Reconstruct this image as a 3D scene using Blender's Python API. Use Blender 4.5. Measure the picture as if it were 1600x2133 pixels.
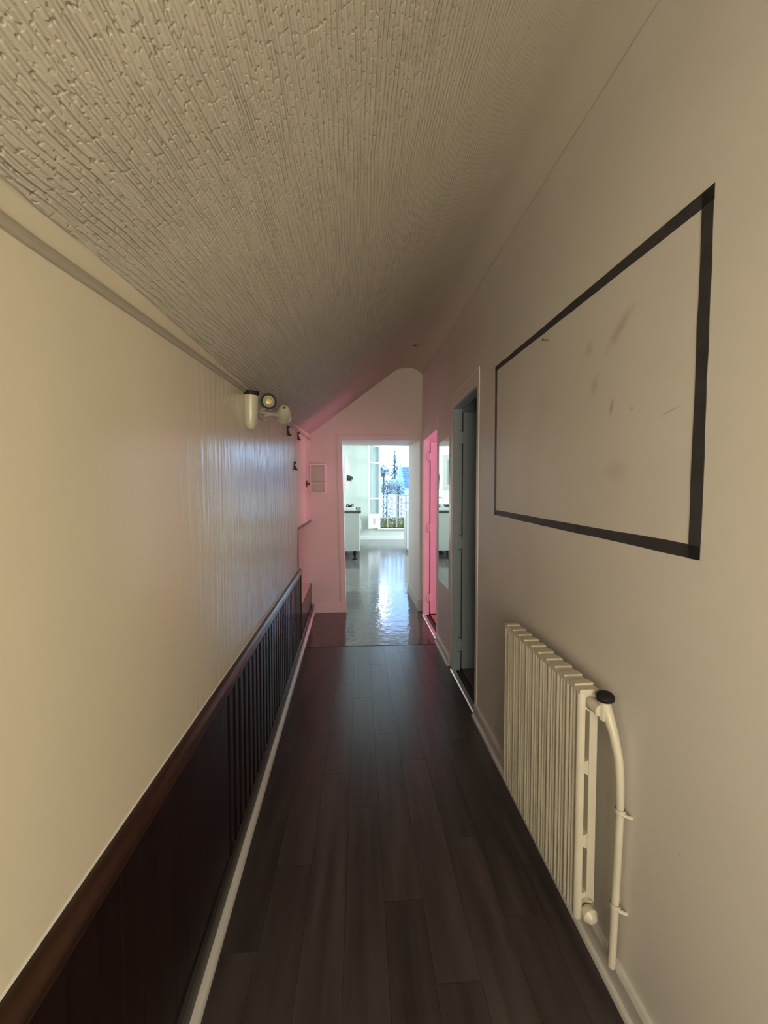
import bpy, math, random
from mathutils import Vector, Matrix
random.seed(7)
for o in list(bpy.data.objects): bpy.data.objects.remove(o)
sc = bpy.context.scene
COL = sc.collection
R = math.radians

# ------------------------------------------------------------------ camera
cd = bpy.data.cameras.new('camera'); cam = bpy.data.objects.new('camera', cd); COL.objects.link(cam)
cd.sensor_fit = 'HORIZONTAL'; cd.sensor_width = 36.0; cd.lens = 820 / 1600 * 36.0
cd.clip_start = 0.02; cd.clip_end = 500
cam.location = (0, 0, 1.35); cam.rotation_euler = (R(90 - 2.2), 0, R(-3.5))
sc.camera = cam
# ------------------------------------------------------------------ sky
w = bpy.data.worlds.new('sky'); sc.world = w; w.use_nodes = True
bg = w.node_tree.nodes['Background']; bg.inputs[0].default_value = (0.35, 0.60, 1.0, 1); bg.inputs[1].default_value = 5.2
# ------------------------------------------------------------------ exposure
vs = sc.view_settings; vs.view_transform = 'Standard'; vs.look = 'None'; vs.gamma = 1; vs.exposure = 0.0
vs.use_curve_mapping = False
# ------------------------------------------------------------------ large lights: area lamps for window light, some added out of view
def area(name, loc, rot, sx, sy, power, col, portal=False):
    l = bpy.data.lights.new(name, 'AREA'); l.shape = 'RECTANGLE'; l.size = sx; l.size_y = sy
    l.energy = power; l.color = col
    o = bpy.data.objects.new(name, l); COL.objects.link(o); o.location = loc; o.rotation_euler = rot
    if portal: l.cycles.is_portal = True
    return o
area('hall_added_light', (0.10, -1.17, 1.08), (R(90), 0, 0), 0.84, 1.1, 37.5, (1.0, 0.905, 0.715))  # lamp added behind the viewer, stands in for unseen light there
area('kitchen_side_fill', (3.95, 9.0, 1.9), (R(90), 0, R(90)), 3.2, 2.0, 270.0, (0.95, 1.0, 0.96))  # fill lamp added out of view to brighten the kitchen
area('pink_room_window_daylight', (3.0, 3.9, 1.35), (R(90), 0, R(90)), 0.85, 1.2, 50.0, (1.0, 0.31, 0.58))
sl_ = bpy.data.lights.new('hazy_sun', 'SUN'); sl_.energy = 0.010; sl_.angle = R(0.8); sl_.color = (1.0, 0.97, 0.9)
sun = bpy.data.objects.new('hazy_sun', sl_); COL.objects.link(sun); sun.location = (3, 60, 16); sun.rotation_euler = (R(-74.8), 0, R(-3.28))   # low, behind haze
area('kitchen_window_portal', (1.2, 12.55, 1.7), (R(-90), 0, 0), 1.2, 2.7, 1.0, (1, 1, 1), True)

# ------------------------------------------------------------------ materials
def mat(name, col, rough=0.5, spec=0.5, var=0.0, vscale=(3, 3, 3), bump=0.0, bscale=(40, 40, 40), metal=0.0, rand=0.0, bdist=0.01, coat=0.0, col2=None):
    m = bpy.data.materials.new(name); m.use_nodes = True
    nt = m.node_tree; N = nt.nodes; L = nt.links; p = N['Principled BSDF']
    p.inputs['Base Color'].default_value = (*col, 1); p.inputs['Roughness'].default_value = rough
    p.inputs['Specular IOR Level'].default_value = spec; p.inputs['Metallic'].default_value = metal
    p.inputs['Coat Weight'].default_value = coat
    tc = N.new('ShaderNodeTexCoord')
    colsock = None
    if var > 0:
        mp = N.new('ShaderNodeMapping'); mp.inputs['Scale'].default_value = vscale; L.new(tc.outputs['Object'], mp.inputs[0])
        src = mp.outputs[0]
        if rand > 0:
            oi = N.new('ShaderNodeObjectInfo'); ad = N.new('ShaderNodeVectorMath'); ad.operation = 'ADD'
            sc_ = N.new('ShaderNodeMath'); sc_.operation = 'MULTIPLY'; sc_.inputs[1].default_value = 37.0
            L.new(oi.outputs['Random'], sc_.inputs[0]); L.new(src, ad.inputs[0]); L.new(sc_.outputs[0], ad.inputs[1]); src = ad.outputs[0]
        nz = N.new('ShaderNodeTexNoise'); nz.inputs['Scale'].default_value = 1; nz.inputs['Detail'].default_value = 5
        L.new(src, nz.inputs[0])
        mx = N.new('ShaderNodeMix'); mx.data_type = 'RGBA'
        c2 = col2 or tuple(c * (1 - var) for c in col)
        mx.inputs[6].default_value = (*col, 1); mx.inputs[7].default_value = (*c2, 1)
        rp = N.new('ShaderNodeMapRange'); rp.inputs[1].default_value = 0.35; rp.inputs[2].default_value = 0.68
        L.new(nz.outputs[0], rp.inputs[0]); L.new(rp.outputs[0], mx.inputs[0]); colsock = mx.outputs[2]
        if rand > 0:
            hs = N.new('ShaderNodeHueSaturation'); mr = N.new('ShaderNodeMapRange')
            mr.inputs[3].default_value = 1 - rand; mr.inputs[4].default_value = 1 + rand
            L.new(oi.outputs['Random'], mr.inputs[0]); L.new(mr.outputs[0], hs.inputs['Value']); L.new(colsock, hs.inputs['Color']); colsock = hs.outputs[0]
        L.new(colsock, p.inputs['Base Color'])
    if bump > 0:
        mp = N.new('ShaderNodeMapping'); mp.inputs['Scale'].default_value = bscale; L.new(tc.outputs['Object'], mp.inputs[0])
        nz = N.new('ShaderNodeTexNoise'); nz.inputs['Scale'].default_value = 1; nz.inputs['Detail'].default_value = 3
        L.new(mp.outputs[0], nz.inputs[0])
        b = N.new('ShaderNodeBump'); b.inputs['Strength'].default_value = bump; b.inputs['Distance'].default_value = bdist
        L.new(nz.outputs[0], b.inputs['Height']); L.new(b.outputs[0], p.inputs['Normal'])
    return m

CREAM = (0.74, 0.69, 0.60)
M = {}
M['wall_gloss'] = mat('cream_gloss_paint', (0.74, 0.67, 0.53), 0.21, 0.75, 0.06, (2.0, 2.0, 1.2), 0.75, (34, 34, 3.0), bdist=0.0065)
M['wall'] = mat('cream_satin_paint', (0.73, 0.69, 0.63), 0.42, 0.4, 0.08, (2, 2, 2), 0.12, (45, 45, 30), bdist=0.002)
M['wall_far'] = mat('white_satin_paint', (0.74, 0.69, 0.65), 0.45, 0.4, 0.05, (3, 3, 3), 0.1, (40, 40, 40), bdist=0.002)
M['paint_white'] = mat('white_gloss_paint', (0.63, 0.60, 0.56), 0.3, 0.5, 0.08, (6, 6, 6))
M['batten'] = mat('beige_batten_paint', (0.38, 0.34, 0.27), 0.45)
M['dark_wood'] = mat('dark_stained_wood', (0.013, 0.005, 0.0042), 0.26, 0.5, 0.5, (30, 30, 2.5), 0.15, (120, 120, 6), rand=0.15, bdist=0.001)
M['rail_wood'] = mat('worn_brown_varnish', (0.046, 0.018, 0.011), 0.24, 0.5, 0.55, (22, 3, 22), 0.3, (60, 12, 60), bdist=0.002)
M['dark_band'] = mat('dark_skirting_paint', (0.040, 0.034, 0.033), 0.38, 0.5, 0.3, (8, 8, 8), 0.2, (40, 40, 40), bdist=0.001)
M['plank'] = mat('dark_oak_vinyl', (0.066, 0.052, 0.049), 0.28, 0.5, 0.45, (26, 2.2, 26), 0.25, (90, 7, 90), rand=0.15, bdist=0.0010)
M['sheet'] = mat('worn_wood_vinyl_sheet', (0.085, 0.064, 0.058), 0.12, 0.55, 0.3, (9, 1.5, 9), 0.6, (14, 9, 20), bdist=0.0042)
M['ksheet'] = mat('pale_worn_kitchen_vinyl', (0.17, 0.152, 0.145), 0.14, 0.55, 0.3, (5, 2, 5), 0.55, (12, 7, 20), bdist=0.0026)
M['tape'] = mat('charcoal_tape', (0.048, 0.046, 0.048), 0.5, 0.4, 0.3, (20, 20, 20))
M['enamel'] = mat('cream_radiator_enamel', (0.62, 0.57, 0.46), 0.38, 0.5, 0.12, (8, 8, 8), 0.12, (60, 60, 30), bdist=0.001)
M['black'] = mat('black_plastic', (0.010, 0.010, 0.011), 0.6, 0.3)
M['iron'] = mat('black_iron', (0.01, 0.01, 0.011), 0.5)
M['grey_door'] = mat('grey_green_door_paint', (0.32, 0.38, 0.43), 0.42, 0.5, 0.08, (4, 4, 2))
M['pink_door'] = mat('pale_door_paint', (0.80, 0.70, 0.72), 0.45, 0.4, 0.06, (4, 4, 2))
M['red_tile'] = mat('terracotta_tile', (0.55, 0.16, 0.07), 0.4, 0.5, 0.35, (6, 6, 6), rand=0.1)
M['dark_tile'] = mat('grey_brown_tile', (0.16, 0.13, 0.12), 0.35, 0.5, 0.2, (6, 6, 6), rand=0.1)
M['grout'] = mat('dark_grout', (0.05, 0.045, 0.04), 0.8)
M['metal'] = mat('threshold_metal', (0.75, 0.72, 0.68), 0.3, 0.5, metal=1.0)
M['kwall'] = mat('pale_green_kitchen_paint', (0.72, 0.78, 0.70), 0.5, 0.4, 0.05, (3, 3, 3))
M['kwhite'] = mat('white_lacquer', (0.80, 0.83, 0.82), 0.3, 0.5, 0.03)
M['kgrey'] = mat('pale_grey_laminate', (0.46, 0.50, 0.48), 0.4, 0.5, 0.05)
M['worktop'] = mat('dark_slate_worktop', (0.02, 0.03, 0.035), 0.35)
M['skin_paper'] = mat('matte_white_ceiling_paint', CREAM, 0.7)
M['red'] = mat('dark_red_plastic', (0.20, 0.012, 0.03), 0.4)
M['bulb'] = mat('amber_bulb_glass', (0.62, 0.50, 0.22), 0.2)
M['reflector'] = mat('pale_reflector', (0.50, 0.47, 0.36), 0.25, 0.6)
M['wpvc'] = mat('white_shelf_paint', (0.85, 0.78, 0.76), 0.35)
M['mirror'] = mat('mirror_silver', (0.90, 0.93, 0.92), 0.02, 0.5, metal=1.0)
M['dirty'] = mat('brown_grime', (0.18, 0.13, 0.09), 0.7)
M['slate'] = mat('blue_slate', (0.13, 0.19, 0.42), 0.6, 0.4, 0.3, (2, 2, 2), rand=0.15)
M['render_wall'] = mat('white_render', (0.80, 0.80, 0.78), 0.8)
M['blue_trim'] = mat('pale_blue_paint', (0.35, 0.62, 0.75), 0.6)
M['conifer'] = mat('conifer_needles', (0.19, 0.25, 0.23), 0.8, 0.2, 0.5, (3, 3, 3))
M['leaf_dark'] = mat('dark_leaves', (0.32, 0.32, 0.30), 0.8, 0.2, 0.5, (3, 3, 3))
M['leaf_light'] = mat('yellow_green_leaves', (0.50, 0.52, 0.20), 0.7, 0.2, 0.5, (6, 6, 6))
M['trunk'] = mat('bark', (0.10, 0.08, 0.06), 0.9)
M['rail_iron'] = mat('grey_painted_iron', (0.50, 0.46, 0.46), 0.5)
M['terracotta'] = mat('mossy_stone_trough', (0.38, 0.38, 0.20), 0.8, 0.3, 0.3, (8, 8, 8))
M['ground'] = mat('garden_ground', (0.20, 0.22, 0.16), 0.9, 0.2, 0.4, (0.3, 0.3, 0.3))
M['added_curtain'] = mat('pink_curtain_cloth', (0.85, 0.30, 0.42), 0.9)
M['sky_blocker'] = mat('cream_sky_blocker', (0.8, 0.72, 0.55), 0.9)
M['caulk'] = mat('white_caulk', (0.72, 0.70, 0.66), 0.5)

# glass: clear pane with fresnel reflection
g = bpy.data.materials.new('window_glass'); g.use_nodes = True; nt = g.node_tree; nt.nodes.clear()
out = nt.nodes.new('ShaderNodeOutputMaterial'); mixs = nt.nodes.new('ShaderNodeMixShader'); lw_ = nt.nodes.new('ShaderNodeLayerWeight'); fr = nt.nodes.new('ShaderNodeMapRange'); fr.inputs[1].default_value = 0.3; fr.inputs[3].default_value = 0.05; fr.inputs[4].default_value = 0.5; nt.links.new(lw_.outputs['Facing'], fr.inputs[0])
tr = nt.nodes.new('ShaderNodeBsdfTransparent'); tr.inputs[0].default_value = (0.93, 0.96, 0.97, 1); gl = nt.nodes.new('ShaderNodeBsdfGlossy'); gl.inputs['Roughness'].default_value = 0.03
nt.links.new(fr.outputs[0], mixs.inputs[0]); nt.links.new(tr.outputs[0], mixs.inputs[1]); nt.links.new(gl.outputs[0], mixs.inputs[2]); nt.links.new(mixs.outputs[0], out.inputs[0])
M['glass'] = g

# ribbed relief wallpaper: ribs run along the hall (Y), broken and wavy, with small raised dots
def paper_material():
    m = bpy.data.materials.new('ribbed_relief_wallpaper'); m.use_nodes = True
    nt = m.node_tree; N = nt.nodes; L = nt.links; p = N['Principled BSDF']
    p.inputs['Base Color'].default_value = (0.53, 0.485, 0.395, 1); p.inputs['Roughness'].default_value = 0.55; p.inputs['Specular IOR Level'].default_value = 0.3
    tc = N.new('ShaderNodeTexCoord')
    def noise(scale, detail, dist=0.0):
        mp = N.new('ShaderNodeMapping'); mp.inputs['Scale'].default_value = scale; L.new(tc.outputs['UV'], mp.inputs[0])
        n = N.new('ShaderNodeTexNoise'); n.inputs['Scale'].default_value = 1; n.inputs['Detail'].default_value = detail; n.inputs['Distortion'].default_value = dist
        L.new(mp.outputs[0], n.inputs[0]); return n.outputs[0]
    def mr(s, a, b, c=0.0, d=1.0):
        r = N.new('ShaderNodeMapRange'); r.inputs[1].default_value = a; r.inputs[2].default_value = b; r.inputs[3].default_value = c; r.inputs[4].default_value = d
        L.new(s, r.inputs[0]); return r.outputs[0]
    def mth(op, a, b):
        n = N.new('ShaderNodeMath'); n.operation = op
        for i, v in enumerate((a, b)):
            if isinstance(v, (int, float)): n.inputs[i].default_value = v
            else: L.new(v, n.inputs[i])
        return n.outputs[0]
    sx = N.new('ShaderNodeSeparateXYZ'); L.new(tc.outputs['UV'], sx.inputs[0])
    ph = mth('ADD', mth('MULTIPLY', sx.outputs[0], 560.0), mth('ADD', mth('MULTIPLY', noise((7, 3.0, 1), 2.0), 16.0), mth('MULTIPLY', noise((40, 9.0, 1), 1.0), 5.0)))
    wv = mr(mth('SINE', ph, 0.0), -0.6, 0.9)
    ribs = mth('MULTIPLY', wv, mr(noise((55, 7, 1), 2.0), 0.30, 0.62, 0.35, 1.0))
    fine = mr(noise((150, 16, 1), 2.0), 0.35, 0.65)
    dots = mr(noise((150, 95, 1), 1.0), 0.56, 0.72)
    h = mth('ADD', ribs, mth('ADD', mth('MULTIPLY', fine, 0.22), mth('MULTIPLY', dots, 0.4)))
    fade = mr(noise((2.5, 1.5, 1), 1.0), 0.2, 0.7, 0.65, 1.0)
    h = mth('MULTIPLY', mth('MULTIPLY', h, fade), mr(sx.outputs[0], 0.25, 0.68, 1.0, 0.12))
    b = N.new('ShaderNodeBump'); b.inputs['Strength'].default_value = 1.0; b.inputs['Distance'].default_value = 0.0029
    L.new(h, b.inputs['Height']); L.new(b.outputs[0], p.inputs['Normal'])
    return m
M['paper'] = paper_material()

# vertical streak bump masked along Y: almost smooth nearby, added to streak the highlight
def highlight_streaks(m):
    nt = m.node_tree; N = nt.nodes; L = nt.links
    b = [n for n in N if n.type == 'BUMP'][0]; tc = [n for n in N if n.type == 'TEX_COORD'][0]
    sx = N.new('ShaderNodeSeparateXYZ'); L.new(tc.outputs['Object'], sx.inputs[0])
    r = N.new('ShaderNodeMapRange'); r.inputs[1].default_value = 0.9; r.inputs[2].default_value = 2.0; r.inputs[3].default_value = 0.06; r.inputs[4].default_value = 1.0
    L.new(sx.outputs[1], r.inputs[0]); L.new(r.outputs[0], b.inputs['Strength'])
highlight_streaks(M['wall_gloss'])
# right wall paint with a few smudges that have a shape of their own (object space: Y along hall, Z up)
def smudged(base, spots):
    m = base.copy(); m.name = 'cream_satin_paint_smudged'; nt = m.node_tree; N = nt.nodes; L = nt.links; p = N['Principled BSDF']
    src = p.inputs['Base Color'].links[0].from_socket
    tc = N.new('ShaderNodeTexCoord')
    nz = N.new('ShaderNodeTexNoise'); nz.inputs['Scale'].default_value = 22; nz.inputs['Detail'].default_value = 4; L.new(tc.outputs['Object'], nz.inputs[0])
    for (y, z, ang, ly, lz, amt, c) in spots:
        mp = N.new('ShaderNodeMapping'); mp.vector_type = 'TEXTURE'
        mp.inputs['Location'].default_value = (0, y, z); mp.inputs['Rotation'].default_value = (R(ang), 0, 0); mp.inputs['Scale'].default_value = (1e4, ly, lz)
        L.new(tc.outputs['Object'], mp.inputs[0])
        ln = N.new('ShaderNodeVectorMath'); ln.operation = 'LENGTH'; L.new(mp.outputs[0], ln.inputs[0])
        ad = N.new('ShaderNodeMath'); ad.operation = 'MULTIPLY_ADD'; L.new(nz.outputs[0], ad.inputs[0]); ad.inputs[1].default_value = 1.1; L.new(ln.outputs['Value'], ad.inputs[2])
        r = N.new('ShaderNodeMapRange'); r.inputs[1].default_value = 0.55; r.inputs[2].default_value = 1.35; r.inputs[3].default_value = amt; r.inputs[4].default_value = 0
        L.new(ad.outputs[0], r.inputs[0])
        mx = N.new('ShaderNodeMix'); mx.data_type = 'RGBA'; L.new(r.outputs[0], mx.inputs[0]); L.new(src, mx.inputs[6]); mx.inputs[7].default_value = (*c, 1)
        src = mx.outputs[2]
    L.new(src, p.inputs['Base Color'])
    return m
BR = (0.36, 0.28, 0.19)
M['wall_smudged'] = smudged(M['wall'], [
    (1.055, 1.80, 55, 0.03, 0.12, 0.42, BR), (1.16, 1.685, 30, 0.03, 0.05, 0.35, BR), (1.075, 1.60, 15, 0.012, 0.035, 0.65, BR),
    (1.19, 1.80, 0, 0.04, 0.04, 0.3, BR), (0.86, 1.545, 78, 0.004, 0.05, 0.6, BR), (0.99, 1.58, 0, 0.01, 0.012, 0.4, BR),
    (1.45, 1.262, 0, 0.045, 0.022, 0.35, (0.75, 0.42, 0.34)), (1.06, 1.42, 0, 0.09, 0.05, 0.22, BR), (1.5, 1.7, 0, 0.12, 0.1, 0.15, BR),
    (0.80, 0.56, -50, 0.003, 0.012, 0.6, (0.2, 0.14, 0.1))])

# ------------------------------------------------------------------ mesh helpers
class MB:
    def __init__(s): s.v = []; s.f = []; s.uv = None
    def add(s, vs, fs):
        n = len(s.v); s.v += [tuple(v) for v in vs]; s.f += [tuple(i + n for i in f) for f in fs]; return s
    def hexa(s, b, t):   # bottom quad (ccw from above) and top quad
        return s.add(list(b) + list(t), [(3, 2, 1, 0), (4, 5, 6, 7), (0, 1, 5, 4), (1, 2, 6, 5), (2, 3, 7, 6), (3, 0, 4, 7)])
    def box(s, x0, x1, y0, y1, z0, z1):
        q = [(x0, y0), (x1, y0), (x1, y1), (x0, y1)]
        return s.hexa([(x, y, z0) for x, y in q], [(x, y, z1) for x, y in q])
    def tube(s, pts, r, n=10, cap=True):
        pts = [Vector(p) for p in pts]; rs = r if isinstance(r, (list, tuple)) else [r] * len(pts)
        rings = []; prev = None
        for i, p in enumerate(pts):
            d = (pts[min(i + 1, len(pts) - 1)] - pts[max(i - 1, 0)]).normalized()
            if prev is None:
                a = Vector((0, 0, 1)) if abs(d.z) < 0.9 else Vector((1, 0, 0)); u = d.cross(a).normalized()
            else: u = (prev - d * prev.dot(d)).normalized()
            prev = u; v = d.cross(u)
            rings.append([p + (u * math.cos(2 * math.pi * k / n) + v * math.sin(2 * math.pi * k / n)) * rs[i] for k in range(n)])
        vs = [q for rg in rings for q in rg]; fs = []
        for i in range(len(rings) - 1):
            for k in range(n): fs.append((i * n + k, i * n + (k + 1) % n, (i + 1) * n + (k + 1) % n, (i + 1) * n + k))
        if cap: fs += [tuple(range(n - 1, -1, -1)), tuple(range((len(rings) - 1) * n, len(rings) * n))]
        return s.add(vs, fs)
    def lathe(s, prof, origin, axis, n=20):   # prof [(r, h)] along axis
        o = Vector(origin); d = Vector(axis).normalized(); a = Vector((0, 0, 1)) if abs(d.z) < 0.9 else Vector((1, 0, 0))
        u = d.cross(a).normalized(); v = d.cross(u)
        vs = []; fs = []
        for (r, h) in prof:
            for k in range(n):
                t = 2 * math.pi * k / n; vs.append(o + d * h + (u * math.cos(t) + v * math.sin(t)) * max(r, 1e-5))
        for i in range(len(prof) - 1):
            for k in range(n): fs.append((i * n + k, i * n + (k + 1) % n, (i + 1) * n + (k + 1) % n, (i + 1) * n + k))
        return s.add(vs, fs)
    def extrude(s, poly, f0, f1):   # poly of 2-D points; f0 / f1 map a 2-D point to 3-D at each end
        n = len(poly); vs = [f0(*p) for p in poly] + [f1(*p) for p in poly]
        fs = [(i, (i + 1) % n, n + (i + 1) % n, n + i) for i in range(n)] + [tuple(range(n - 1, -1, -1)), tuple(range(n, 2 * n))]
        return s.add(vs, fs)
    def mesh(s, name, m, smooth=False):
        me = bpy.data.meshes.new(name); me.from_pydata(s.v, [], s.f); me.validate()
        import bmesh
        bm = bmesh.new(); bm.from_mesh(me); bmesh.ops.recalc_face_normals(bm, faces=bm.faces); bm.to_mesh(me); bm.free()
        me.materials.append(M[m] if isinstance(m, str) else m)
        if smooth:
            me.polygons.foreach_set('use_smooth', [True] * len(me.polygons))
            try: me.set_sharp_from_angle(angle=R(38))
            except Exception: pass
        return me
    def build(s, name, m, parent=None, smooth=False, bevel=0.0, loc=None):
        if loc is not None:
            L = Vector(loc); s.v = [tuple(Vector(v) - L) for v in s.v]
        o = bpy.data.objects.new(name, s.mesh(name, m, smooth)); COL.objects.link(o)
        if loc is not None: o.location = loc
        if parent is not None:
            o.parent = parent
        if bevel:
            b = o.modifiers.new('bevel', 'BEVEL'); b.width = bevel; b.segments = 2; b.limit_method = 'ANGLE'
        return o

def tag(o, label, cat, group=None, kind=None):
    o['label'] = label; o['category'] = cat
    if group: o['group'] = group
    if kind: o['kind'] = kind
    return o
def thing(name, label, cat, loc=(0, 0, 0), group=None):
    o = bpy.data.objects.new(name, None); COL.objects.link(o); o.location = loc; o.empty_display_size = 0.05
    return tag(o, label, cat, group)
def struct(name, mb, m, label, cat, **k):
    return tag(mb.build(name, m, **k), label, cat, kind='structure')

XL = lambda y: -0.455 - 0.032 * (y - 0.985)          # left wall face
XR = lambda y: 0.699 + 0.006 * y                      # right wall face
def lerp(tab, y):
    if y <= tab[0][0]: return tab[0][1]
    for (a, b), (c, d) in zip(tab, tab[1:]):
        if y <= c: return b + (d - b) * (y - a) / (c - a)
    return tab[-1][1]
ZL = lambda y: lerp([(-2, 1.62), (0.53, 1.738), (0.78, 1.765), (1.49, 1.803), (2.68, 1.887), (4.6, 2.07)], y)   # ceiling at left wall
ZR = lambda y: 2.61 + 0.07 * (y - 1.07)                                                                          # ceiling at right wall
Y0, YF, YK, YE = -1.1, 4.6, 5.57, 12.4                # back of hall, far wall face, kitchen side of far wall, kitchen end wall

# ------------------------------------------------------------------ floor
fl = struct('floor', MB().box(-1.2, 4.2, Y0 - 0.1, YE, -0.12, -0.006), 'grout', 'dark brown wood-look vinyl plank floor running down the hall', 'floor')
PW, PLN = 0.1285, 0.93
pm = MB().box(-PW / 2 + 0.0004, PW / 2 - 0.0004, -PLN / 2 + 0.0005, PLN / 2 - 0.0005, -0.006, 0).mesh('plank', 'plank')
shorts = {}
for c in range(10):
    x = -0.5 + c * PW
    y = Y0 - [0.1, 0.55, 0.28, 0.74, 0.02, 0.43, 0.66, 0.2, 0.5, 0.33][c]
    while y < 3.53:
        e = min(y + PLN, 3.53); s = max(y, Y0)
        if e - s > 0.02:
            key = round(e - s, 3)
            if abs(key - PLN) < 1e-3: me = pm
            else:
                me = MB().box(-PW / 2 + 0.0004, PW / 2 - 0.0004, -(e - s) / 2 + 0.0005, (e - s) / 2 - 0.0005, -0.006, 0).mesh('plank', 'plank')
            o = bpy.data.objects.new('plank', me); COL.objects.link(o); o.parent = fl; o.location = (x, (s + e) / 2, 0)
        y += PLN
MB().box(-0.9, 0.72, 3.532, YK + 0.02, -0.006, 0.0006).build('vinyl_sheet', 'sheet', fl)
MB().box(-0.9, 4.1, YK + 0.02, YE, -0.006, 0.0006).build('kitchen_vinyl', 'ksheet', fl)
MB().box(-0.5, 0.71, 3.522, 3.545, 0, 0.0025).build('seam_strip', 'sheet', fl, bevel=0.001)

# ------------------------------------------------------------------ walls of the hall
def wseg(mb, xf, y0, y1, z0, z1, th):     # wall piece whose face follows xf(y); th > 0 thickens to +x
    a, b = xf(y0), xf(y1)
    q = [(a, y0), (a + th, y0), (b + th, y1), (b, y1)]
    if th < 0: q = [q[1], q[0], q[3], q[2]]
    return mb.hexa([(x, y, z0) for x, y in q], [(x, y, z1) for x, y in q])
D1 = (2.375, 3.0, 2.03); D2 = (3.66, 4.44, 2.0)       # openings in the right wall
TH = 0.065                                            # thickness of that partition
mb = MB()
wseg(mb, XR, Y0, D1[0], 0, 3.1, TH); wseg(mb, XR, D1[0], D1[1], D1[2], 3.1, TH); wseg(mb, XR, D1[1], D2[0], 0, 3.1, TH)
wseg(mb, XR, D2[0], D2[1], D2[2], 3.1, TH); wseg(mb, XR, D2[1], YF, 0, 3.1, TH)
wr = struct('wall_right', mb, 'wall_smudged', 'cream painted wall carrying the grey tape rectangle and the radiator', 'wall')
NY, NZ0, NZ1 = 3.40, 0.345, 1.075                     # niche opening in the left wall
mb = MB()
wseg(mb, XL, Y0, NY, 0, 2.3, -0.1); wseg(mb, XL, NY, YF, NZ1, 2.4, -0.1); wseg(mb, XL, NY, YF, 0, NZ0, -0.1)
wl = struct('wall_left', mb, 'wall_gloss', 'glossy cream painted wall above the dark wainscot', 'wall')
mb = MB()
mb.box(-1.02, -0.92, NY - 0.1, YF, 0.2, 1.3); mb.box(-0.92, XL(NY) - 0.1, NY - 0.1, NY, 0.2, 1.3)
mb.box(-0.92, XL(YF) - 0.1, NY, YF, 0.2, NZ0); mb.box(-0.92, XL(YF) - 0.1, NY, YF, NZ1, 1.3)
mb.build('niche_lining', 'wall_gloss', wl)
mb = MB()
wseg(mb, lambda y: XL(y) + 0.006, NY - 0.004, YF, NZ1 - 0.012, NZ1 + 0.012, -0.02); wseg(mb, lambda y: XL(y) + 0.006, NY - 0.012, NY + 0.004, 0.735, NZ1 + 0.004, -0.02)
mb.build('niche_edge', 'dark_wood', wl)
# far wall with the deep passage into the kitchen (left edge leans a little)
OLB, OLT, ORR, OZ = -0.165, -0.208, 0.703, 2.008
mb = MB()
lb = [(-1.1, YF), (OLB, YF), (OLB - 0.035, YK), (-1.1, YK)]; lt = [(-1.1, YF), (OLT, YF), (OLT - 0.03, YK), (-1.1, YK)]
mb.hexa([(x, y, 0) for x, y in lb], [(x, y, OZ + (0.06 if y > 5 else 0)) for x, y in lt])
rb = [(ORR, YF), (0.9, YF), (0.9, YK), (ORR - 0.012, YK)]
mb.hexa([(x, y, 0) for x, y in rb], [(x, y, OZ + (0.06 if y > 5 else 0)) for x, y in rb])
q = [(-1.1, YF), (0.9, YF), (0.9, YK), (-1.1, YK)]
mb.hexa([(x, y, OZ + (0.06 if y > 5 else 0)) for x, y in q], [(x, y, 3.4) for x, y in q])
wf = struct('wall_far', mb, 'wall_far', 'pale wall at the end of the hall around the open kitchen passage', 'wall')
# casing around the passage
mb = MB()
def cas(x0, x1, z0, z1, x0t=None, x1t=None, y0=YF - 0.008, y1=YF):
    x0t = x0 if x0t is None else x0t; x1t = x1 if x1t is None else x1t
    mb.hexa([(x0, y0, z0), (x1, y0, z0), (x1, y1, z0), (x0, y1, z0)], [(x0t, y0, z1), (x1t, y0, z1), (x1t, y1, z1), (x0t, y1, z1)])
cas(OLB - 0.055, OLB, 0.115, OZ, OLT - 0.055, OLT); cas(OLT - 0.055, 0.70, OZ, OZ + 0.06)
struct('trim_1', mb, 'wall_far', 'flat painted casing around the kitchen passage', 'trim', bevel=0.002)
# back wall behind the viewer, with an opening added for the hall lamp
mb = MB()
mb.box(-0.6, -0.34, Y0 - 0.12, Y0, 0, 3); mb.box(0.54, 0.9, Y0 - 0.12, Y0, 0, 3); mb.box(-0.34, 0.54, Y0 - 0.12, Y0, 0, 0.49); mb.box(-0.34, 0.54, Y0 - 0.12, Y0, 1.67, 3)
struct('wall_back', mb, 'wall', 'cream wall closing the hall behind the viewer', 'wall')
mb = MB(); mb.box(-0.34, -0.31, Y0 - 0.06, Y0 - 0.02, 0.49, 1.67); mb.box(0.51, 0.54, Y0 - 0.06, Y0 - 0.02, 0.49, 1.67); mb.box(-0.31, 0.51, Y0 - 0.06, Y0 - 0.02, 0.49, 0.52); mb.box(-0.31, 0.51, Y0 - 0.06, Y0 - 0.02, 1.64, 1.67)
struct('added_window_2', mb, 'paint_white', 'plain window frame added around the hall lamp behind the viewer', 'window')
MB().box(-0.34, 0.54, Y0 - 0.118, Y0 - 0.112, 0.49, 1.67).build('sky_block_panel', 'sky_blocker', bpy.data.objects['added_window_2'])  # opaque panel added behind the hall lamp, blocks the blue sky

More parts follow.
